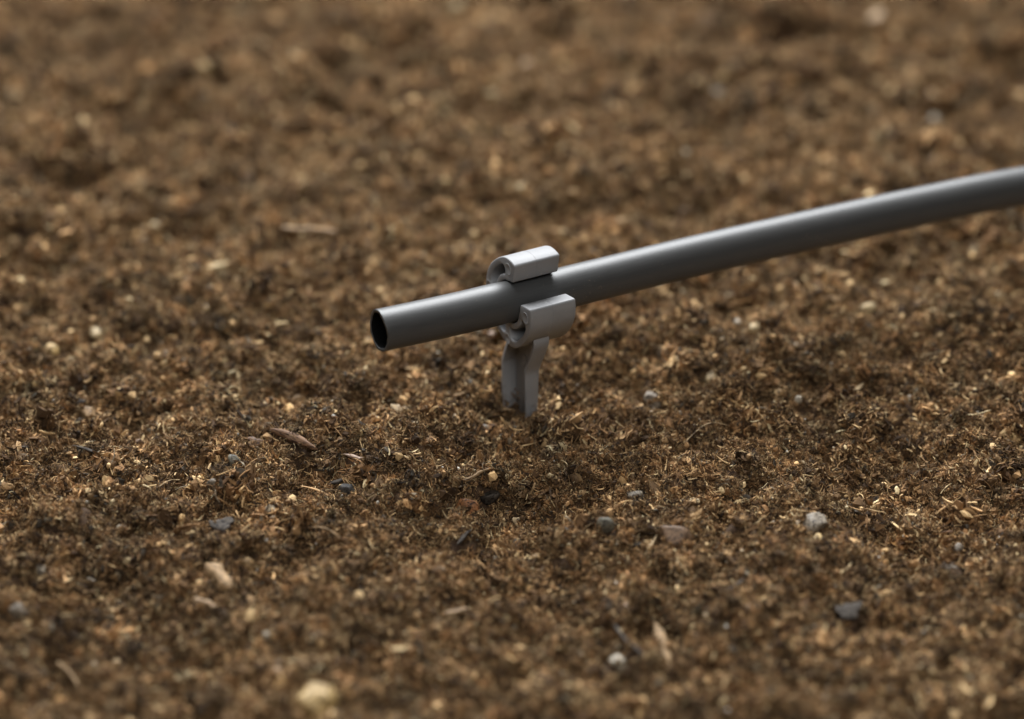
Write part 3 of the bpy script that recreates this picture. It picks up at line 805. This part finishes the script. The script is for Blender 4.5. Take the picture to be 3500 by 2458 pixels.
def scatter(name, pts, rot, scl, idx_, tint, source, mat):
    me_ = bpy.data.meshes.new(name)
    me_.vertices.add(len(pts))
    me_.vertices.foreach_set('co', (pts * MM).astype(np.float32).ravel())
    def att(nm, ty, data, key):
        a = me_.attributes.new(nm, ty, 'POINT'); a.data.foreach_set(key, np.ascontiguousarray(data).ravel())
    att('rot', 'FLOAT_VECTOR', rot.astype(np.float32), 'vector')
    att('scl', 'FLOAT_VECTOR', scl.astype(np.float32), 'vector')
    att('idx', 'INT', idx_.astype(np.int32), 'value')
    att('tint', 'FLOAT_VECTOR', tint.astype(np.float32), 'vector')
    me_.materials.append(mat)
    o = link(name, me_)
    ng = bpy.data.node_groups.new(name, 'GeometryNodeTree')
    ng.interface.new_socket('Geometry', in_out='INPUT', socket_type='NodeSocketGeometry')
    ng.interface.new_socket('Geometry', in_out='OUTPUT', socket_type='NodeSocketGeometry')
    gi = ng.nodes.new('NodeGroupInput'); go = ng.nodes.new('NodeGroupOutput')
    ci = ng.nodes.new('GeometryNodeCollectionInfo'); ci.inputs['Collection'].default_value = source
    ci.inputs['Separate Children'].default_value = True; ci.inputs['Reset Children'].default_value = True
    iop = ng.nodes.new('GeometryNodeInstanceOnPoints'); iop.inputs['Pick Instance'].default_value = True
    def named(nm, ty):
        x = ng.nodes.new('GeometryNodeInputNamedAttribute'); x.data_type = ty; x.inputs['Name'].default_value = nm
        return x.outputs['Attribute']
    ng.links.new(gi.outputs[0], iop.inputs['Points'])
    ng.links.new(ci.outputs[0], iop.inputs['Instance'])
    ng.links.new(named('idx', 'INT'), iop.inputs['Instance Index'])
    e2r = ng.nodes.new('FunctionNodeEulerToRotation')
    ng.links.new(named('rot', 'FLOAT_VECTOR'), e2r.inputs[0]); ng.links.new(e2r.outputs[0], iop.inputs['Rotation'])
    ng.links.new(named('scl', 'FLOAT_VECTOR'), iop.inputs['Scale'])
    ng.links.new(iop.outputs[0], go.inputs[0])
    md = o.modifiers.new('scatter', 'NODES'); md.node_group = ng
    return o

# footprints of the single stones and chips, so that crumbs do not bury them
fx = np.array([i[1] for i in ITEMS]); fy = np.array([i[2] for i in ITEMS])
fr = np.array([(i[3] * 0.5 if i[5] == 0 and i[0] in ('pebble', 'stone', 'flake', 'slab') else 0.0) for i in ITEMS])
lines_ = [(i[1], i[2], i[3] / 2, i[4] / 2, R(i[5])) for i in ITEMS if i[0] in ('chip', 'sliver', 'twig')]

def keep_mask(x, y, margin):
    k = np.ones(len(x), dtype=bool)
    for a, b, r_ in zip(fx, fy, fr):
        if r_ > 0:
            k &= ((x - a) ** 2 + ((y - b + 0.35 * r_) / 1.1) ** 2) > (r_ + margin) ** 2
    for a, b, hl, hw, yw in lines_:
        u_ = (x - a) * math.cos(yw) + (y - b) * math.sin(yw)
        v_ = -(x - a) * math.sin(yw) + (y - b) * math.cos(yw)
        k &= ~((np.abs(u_) < hl) & (np.abs(v_) < hw + margin))
    # the pipe stake itself
    k &= (x + 1.5) ** 2 + (y - 1.0) ** 2 > 0
    return k

def jitter_grid(x0, x1, y0, y1, step, r):
    xs = np.arange(x0, x1, step); ys = np.arange(y0, y1, step)
    X, Y = np.meshgrid(xs, ys)
    X = X.ravel() + r.uniform(-0.6, 0.6, X.size) * step
    Y = Y.ravel() + r.uniform(-0.6, 0.6, Y.size) * step
    return X, Y

def in_stake(x, y):
    # local coords: along the pipe, forward
    al = x * math.cos(YAW) + y * math.sin(YAW)
    fw = x * math.sin(YAW) - y * math.cos(YAW)
    return (al > -5.0) & (al < 1.5) & (fw > -11.5) & (fw < -1.0)

r = np.random.default_rng(5)
clumps = source_collection('peat_clump_source', [clump_mesh(i) for i in range(14)])

def big_tint(x, y, r, spread=0.32):
    # broad drier and damper patches, then each bit its own shade
    patch = 1.0 + 0.30 * perlin(x / 60, y / 60, 21) + 0.55 * perlin(x / 14, y / 14, 22)
    v = np.clip(patch * np.exp(r.normal(0, spread, len(x))), 0.32, 1.42)
    warm = r.normal(0, 0.035, len(x))
    return np.stack([v * (1 + warm), v, v * (1 - warm)], -1)

# clumps, dense where the picture looks, coarser further out
X, Y = jitter_grid(-290, 290, -205, 400, 2.35, r)
k = keep_mask(X, Y, 0.0)
X, Y = X[k], Y[k]
X2, Y2 = jitter_grid(-800, 800, -650, 950, 5.5, r)
k = ~((np.abs(X2) < 290) & (Y2 > -205) & (Y2 < 400))
X2, Y2 = X2[k], Y2[k]
S = np.concatenate([r.lognormal(-0.17, 0.46, len(X)), r.uniform(1.6, 2.6, len(X2))])
X = np.concatenate([X, X2]); Y = np.concatenate([Y, Y2])
Z = height(X, Y) - 0.4 + r.normal(0, 0.75, len(X))
S = np.clip(S, 0.32, 2.6)
S = np.where(in_stake(X, Y), np.minimum(S, 0.42), S); Z = np.where(in_stake(X, Y), height(X, Y) - 0.2, Z)
# a few small crumbs stick to the stones and chips or lean on them
ex, ey, ez = [], [], []
for it in ITEMS:
    big = it[0] in ('pebble', 'stone', 'slab')
    for _ in range(int((4 if big else 2) + it[3] * (0.9 if big else 0.3))):
        an = r.uniform(0, 2 * np.pi); q = it[3] * 0.5 * (r.uniform(0.55, 1.15) if big else r.uniform(0, 1.2))
        if big: ex.append(it[1] + q * math.cos(an)); ey.append(it[2] + q * math.sin(an))
        else: ex.append(it[1] + q * math.cos(R(it[5])) * r.choice([-1, 1]) + r.normal(0, 0.4)); ey.append(it[2] + q * math.sin(R(it[5])) + r.normal(0, 0.5))
        ez.append(r.uniform(0.6, 1.4) + (0.32 * it[3] * it[4] * max(0.0, 1.1 - q / (0.5 * it[3])) if big else 0.5))
for _ in range(170):
    al = r.uniform(-6.5, 2.5); fw = r.choice([r.uniform(3.6, 7.0), r.uniform(-1.5, 3.0), r.uniform(-13, -10.5)], p=[0.75, 0.05, 0.20])
    ex.append(al * math.cos(YAW) + fw * math.sin(YAW)); ey.append(al * math.sin(YAW) - fw * math.cos(YAW)); ez.append(r.uniform(0.0, 2.4))
ex, ey, ez = np.array(ex), np.array(ey), np.array(ez)
X = np.concatenate([X, ex]); Y = np.concatenate([Y, ey]); Z = np.concatenate([Z, height(ex, ey) + ez])
S = np.concatenate([S, r.uniform(0.22, 0.55, len(ex))])
pts = np.stack([X, Y, Z], -1)
o = scatter('soil_crumbs', pts, r.uniform(0, 2 * np.pi, (len(X), 3)), S[:, None] * r.uniform(0.75, 1.2, (len(X), 3)), r.integers(0, 14, len(X)), big_tint(X, Y, r), clumps, M_PEAT)
tag(o, 'fluffy brown crumbs of peat covering the whole ground', 'soil', None, 'stuff')

# loose fibres lying on top
fib_meshes = []
for i in range(16):
    rr = np.random.default_rng(300 + i)
    V, F = fibre_geo(rr, rr.uniform(2.5, 5.5), rr.uniform(0.09, 0.2), rr.uniform(0.1, 2.4), seg=8, sides=4, flat=rr.uniform(0.35, 1))
    V = V * np.array((1, 1, 0.55))
    C = np.repeat((PAL[rr.choice([3, 4, 4, 5, 5, 6])] * rr.uniform(0.8, 1.2))[None], len(V), 0)
    fib_meshes.append(mesh_np('peat_fibre', V * MM, F, M_FIBRE, True, C))
fibs = source_collection('peat_fibre_source', fib_meshes)
nf = 34000
X = r.uniform(-300, 300, nf); Y = r.uniform(-215, 420, nf)
k = keep_mask(X, Y, -0.5); X, Y = X[k], Y[k]
Z = height(X, Y) + r.uniform(0.4, 2.0, len(X))
rot = np.stack([r.normal(0, 0.5, len(X)), r.normal(0, 0.5, len(X)), r.uniform(0, 2 * np.pi, len(X))], -1)
S = np.clip(r.lognormal(-0.5, 0.5, len(X)), 0.2, 2.6)
o = scatter('peat_fibres', np.stack([X, Y, Z], -1), rot, S[:, None] * np.ones(3), r.integers(0, 16, len(X)), big_tint(X, Y, r, 0.4), fibs, M_FIBRE)
tag(o, 'short curly tan plant fibres lying among the peat crumbs', 'fibres', None, 'stuff')

# grit: sand grains, small pebbles, dark bits
grit_meshes = []
GC = [(0.46, 0.36, 0.20), (0.34, 0.24, 0.12), (0.44, 0.37, 0.26), (0.22, 0.18, 0.13), (0.06, 0.052, 0.045), (0.30, 0.20, 0.10), (0.45, 0.33, 0.19), (0.60, 0.56, 0.48)]
for i in range(16):
    rr = np.random.default_rng(500 + i)
    V, F = crumb_geo(rr, 0.5, ICO2, 0.09)
    grit_meshes.append(mesh_np('grit_grain', V * MM, F, M_GRIT, True, np.repeat(np.array(GC[i % 8])[None], len(V), 0)))
grits = source_collection('grit_source', grit_meshes)
ng_ = 9500
X = r.uniform(-300, 300, ng_); Y = r.uniform(-215, 420, ng_)
k = keep_mask(X, Y, 0.2); X, Y = X[k], Y[k]
Z = height(X, Y) + r.uniform(0.2, 1.6, len(X))
S = np.clip(r.lognormal(-0.5, 0.5, len(X)), 0.25, 2.3)
o = scatter('soil_grit', np.stack([X, Y, Z], -1), r.uniform(0, 6.28, (len(X), 3)), S[:, None] * np.ones(3), r.integers(0, 16, len(X)), np.repeat(np.clip(r.normal(0.8, 0.22, len(X)), 0.3, 1.3)[:, None], 3, 1), grits, M_GRIT)
tag(o, 'fine pale and dark grains of grit in the peat', 'grit', None, 'stuff')

# ------------------------------------------------------------------ single stones, chips, sticks and roots
def shade3(c, lo=0.55, hi=1.35):
    c = np.array(c)
    return tuple(c * lo), tuple(c), tuple(np.clip(c * hi, 0, 0.9))
COL = {'yellow': (0.42, 0.285, 0.115), 'cream': (0.50, 0.38, 0.21), 'tan': (0.31, 0.20, 0.10), 'ochre': (0.33, 0.205, 0.085),
       'brown': (0.15, 0.088, 0.047), 'white': (0.44, 0.385, 0.295), 'greystone': (0.16, 0.125, 0.088), 'greenstone': (0.125, 0.112, 0.082),
       'paleg': (0.185, 0.15, 0.108), 'slate': (0.055, 0.044, 0.034), 'black': (0.05, 0.043, 0.036), 'orange': (0.32, 0.14, 0.055),
       'pink': (0.50, 0.36, 0.27), 'redbark': (0.155, 0.084, 0.043), 'straw': (0.47, 0.34, 0.19), 'palewood': (0.33, 0.225, 0.13),
       'pinkwood': (0.36, 0.26, 0.20), 'greywood': (0.16, 0.15, 0.145)}
MATS = {}
def item_mat(c, kind):
    key = (c, kind in ('chip', 'twig', 'fibre', 'curl'))
    if key not in MATS:
        lo, mid, hi = shade3(COL[c])
        if c == 'orange': lo = (0.05, 0.03, 0.022)
        if key[1]: MATS[key] = mineral_material(c + '_wood', lo, mid, hi, 900, 0.7, 0.25, (0.16, 1, 1), 0.00035)
        elif c == 'slate': MATS[key] = mineral_material('slate_stone', lo, mid, hi, 500, 0.75, 0.18)
        else: MATS[key] = mineral_material(c + '_stone', lo, mid, hi, 620, 0.6, 0.35)
    return MATS[key]

def noise3(V, f, s):
    return perlin(V[:, 0] * f + V[:, 2] * 0.7 * f, V[:, 1] * f - V[:, 2] * 0.6 * f, s)

def pebble_geo(r, w, asp):
    V, F = ICO4 if w > 6 else ICO3
    s = np.array((w / 2, w / 2 * r.uniform(0.8, 1.1), w / 2 * asp * r.uniform(0.8, 0.95)))
    d = 1 + 0.30 * noise3(V, 1.3, r.integers(50)) + 0.10 * noise3(V, 4.1, r.integers(50)) + 0.03 * noise3(V, 11, r.integers(50))
    return V * d[:, None] * s, F

def stone_geo(r, w, asp):
    V, F = ICO4 if w > 6 else ICO3
    lim = np.full(len(V), 10.0)
    for _ in range(13):
        n = r.normal(size=3); n /= np.linalg.norm(n)
        dd = V @ n
        lim = np.minimum(lim, np.where(dd > 0.05, r.uniform(0.72, 0.98) / np.maximum(dd, 0.05), 10))
    V = V * np.minimum(lim, 1.25)[:, None]
    V = V * (1 + 0.05 * noise3(V, 3.5, r.integers(50)) + 0.025 * noise3(V, 9, r.integers(50)))[:, None]
    s = np.array((w / 2, w / 2 * r.uniform(0.75, 1.05), w / 2 * asp * r.uniform(0.85, 1.0)))
    a = r.uniform(0, 6.28)
    Rz = np.array([[math.cos(a), -math.sin(a), 0], [math.sin(a), math.cos(a), 0], [0, 0, 1]])
    return (V @ Rz.T) * s, F

def flake_geo(r, w, thick=0.22):
    V, F = ICO3
    an = np.arctan2(V[:, 1], V[:, 0])
    ol = 1 + 0.22 * np.sin(2 * an + r.uniform(0, 6)) + 0.15 * np.sin(3 * an + r.uniform(0, 6)) + 0.10 * np.sin(7 * an + r.uniform(0, 6))
    V = V * np.stack([ol, ol * r.uniform(0.6, 0.9), np.full(len(V), thick)], -1) * w / 2
    V[:, 2] += 0.12 * w * ((V[:, 0] / w * 2) ** 2) + 0.06 * w * noise3(V / w, 3, r.integers(50))
    return V, F

def chip_geo(r, L, w):
    nu, nv = 26, 12
    V = []
    bend = r.uniform(-0.03, 0.035) * L
    ph = r.uniform(0, 6.28, 6)
    for i in range(nu + 1):
        u_ = i / nu * 2 - 1
        hw = w / 2 * (max(1 - abs(u_) ** 3.2, 0.03)) ** 0.55 * (1 + 0.16 * math.sin(5 * u_ + ph[0]) + 0.08 * math.sin(13 * u_ + ph[1]))
        hh = min(0.32 * w, 1.1) * (max(1 - abs(u_) ** 4, 0.05)) ** 0.5
        cy = 0.10 * w * math.sin(2.4 * u_ + ph[2])
        for j in range(nv):
            an = 2 * math.pi * j / nv
            g = 1 + 0.16 * math.sin(3 * an + ph[3]) + 0.10 * math.sin(5 * an + ph[4] + u_)
            V.append((u_ * L / 2 + 0.05 * L * math.sin(j * 2.1) * (abs(u_) > 0.96), cy + hw * math.cos(an) * g, hh * math.sin(an) * g + bend * u_ * u_))
    F = [(i * nv + j, i * nv + (j + 1) % nv, (i + 1) * nv + (j + 1) % nv, (i + 1) * nv + j) for i in range(nu) for j in range(nv)]
    F += [tuple(range(nv))[::-1], tuple(nu * nv + j for j in range(nv))]
    return np.array(V), F

def rod_geo(r, L, w, arch=0.0, sway=0.04, lens=False, ends=0.75, curl=None):
    nu, nv = 30, 8
    V = []
    ph = r.uniform(0, 6.28, 4)
    for i in range(nu + 1):
        t = i / nu; u_ = t * 2 - 1
        if curl:
            an0 = curl * (t - 0.5)
            cx, cz_, cy = 0.5 * L * math.sin(an0) , 0.0, -0.5 * L * math.cos(an0)
            tx, ty = math.cos(an0), math.sin(an0)
        else:
            cx, cy, cz_ = u_ * L / 2, sway * L * math.sin(3.1 * u_ + ph[0]), arch * L * (1 - u_ * u_) + 0.25 * sway * L * math.sin(5 * u_ + ph[1])
            tx, ty = 1.0, 0.0
        rad = w / 2 * ((max(1 - abs(u_) ** 2.2, 0.02)) ** 0.8 if lens else (1 - (1 - ends) * (u_ * 0.5 + 0.5)) * (1 + 0.13 * math.sin(9 * u_ + ph[2]) + 0.07 * math.sin(23 * u_ + ph[3])))
        for j in range(nv):
            an = 2 * math.pi * j / nv
            oy = rad * math.cos(an); oz = rad * math.sin(an) * (0.55 if lens else 0.9)
            V.append((cx - ty * oy, cy + tx * oy, cz_ + oz))
    F = [(i * nv + j, i * nv + (j + 1) % nv, (i + 1) * nv + (j + 1) % nv, (i + 1) * nv + j) for i in range(nu) for j in range(nv)]
    F += [tuple(range(nv))[::-1], tuple(nu * nv + j for j in range(nv))]
    return np.array(V), F

CAT = {'pebble': 'pebble', 'stone': 'stone', 'bead': 'bead', 'slate_chip': 'slate', 'slate_sliver': 'slate', 'slate_slab': 'slate',
       'root_fibre': 'root', 'root_curl': 'root', 'husk': 'husk', 'husk_flake': 'husk', 'bark_flake': 'bark', 'bark_chip': 'bark',
       'bark_strip': 'bark', 'bark_bit': 'bark', 'wood_chip': 'wood chip', 'wood_strip': 'wood chip', 'wood_flake': 'wood chip', 'wood_stick': 'stick',
       'stick': 'stick', 'twig': 'twig', 'clay_lump': 'clay lump', 'straw_bit': 'straw', 'straw_splinter': 'straw', 'seed': 'seed', 'seed_head': 'seed head', 'clod': 'clod'}
for n_, (kind, x, y, L, w, yaw, c, name, label) in enumerate(ITEMS):
    rr = np.random.default_rng(900 + n_)
    tilt = (rr.normal(0, 0.15), rr.normal(0, 0.15))
    z = float(height(x, y)) + 1.1 + (1.0 if y > 60 else 0.0)
    if kind == 'pebble': V, F = pebble_geo(rr, L * 1.15, w); z += (0.0 if L < 6 else -0.08) * L * w
    elif kind == 'stone': V, F = stone_geo(rr, L * 1.08, w); z -= 0.03 * L * w
    elif kind == 'slab': V, F = flake_geo(rr, L, 0.16); z += 0.3; tilt = (0.12, 0.0)
    elif kind == 'flake': V, F = flake_geo(rr, L * 1.1); z += 0.6; tilt = (0.55, 0.1)
    elif kind == 'chip': V, F = chip_geo(rr, L, w); z += 0.3 + min(0.1 * w, 0.5); tilt = (0.35, rr.normal(0, 0.08))
    elif kind == 'sliver': V, F = rod_geo(rr, L, w, 0.02, 0.02, True); z += 0.7
    elif kind == 'twig': V, F = rod_geo(rr, L, w, 0.02, 0.03); z += 0.5 + 0.2 * w; tilt = (0, rr.normal(0, 0.06))
    elif kind == 'fibre': V, F = rod_geo(rr, L, max(w, 0.32), 0.12, 0.06, False, 0.6); z += 0.3; tilt = (0, 0)
    elif kind == 'curl': V, F = rod_geo(rr, L, w, curl=4.2); z += 0.8; tilt = (0.4, 0)
    if label.startswith('small tan bark bit leaning'): z += 1.5
    me = mesh_np(name, V * MM, F, item_mat(c, kind))
    o = link(name, me)
    o.location = (x * MM, y * MM, z * MM)
    o.rotation_euler = (tilt[0], tilt[1], R(yaw) if yaw else rr.uniform(-0.4, 0.4))
    tag(o, label, CAT[name])
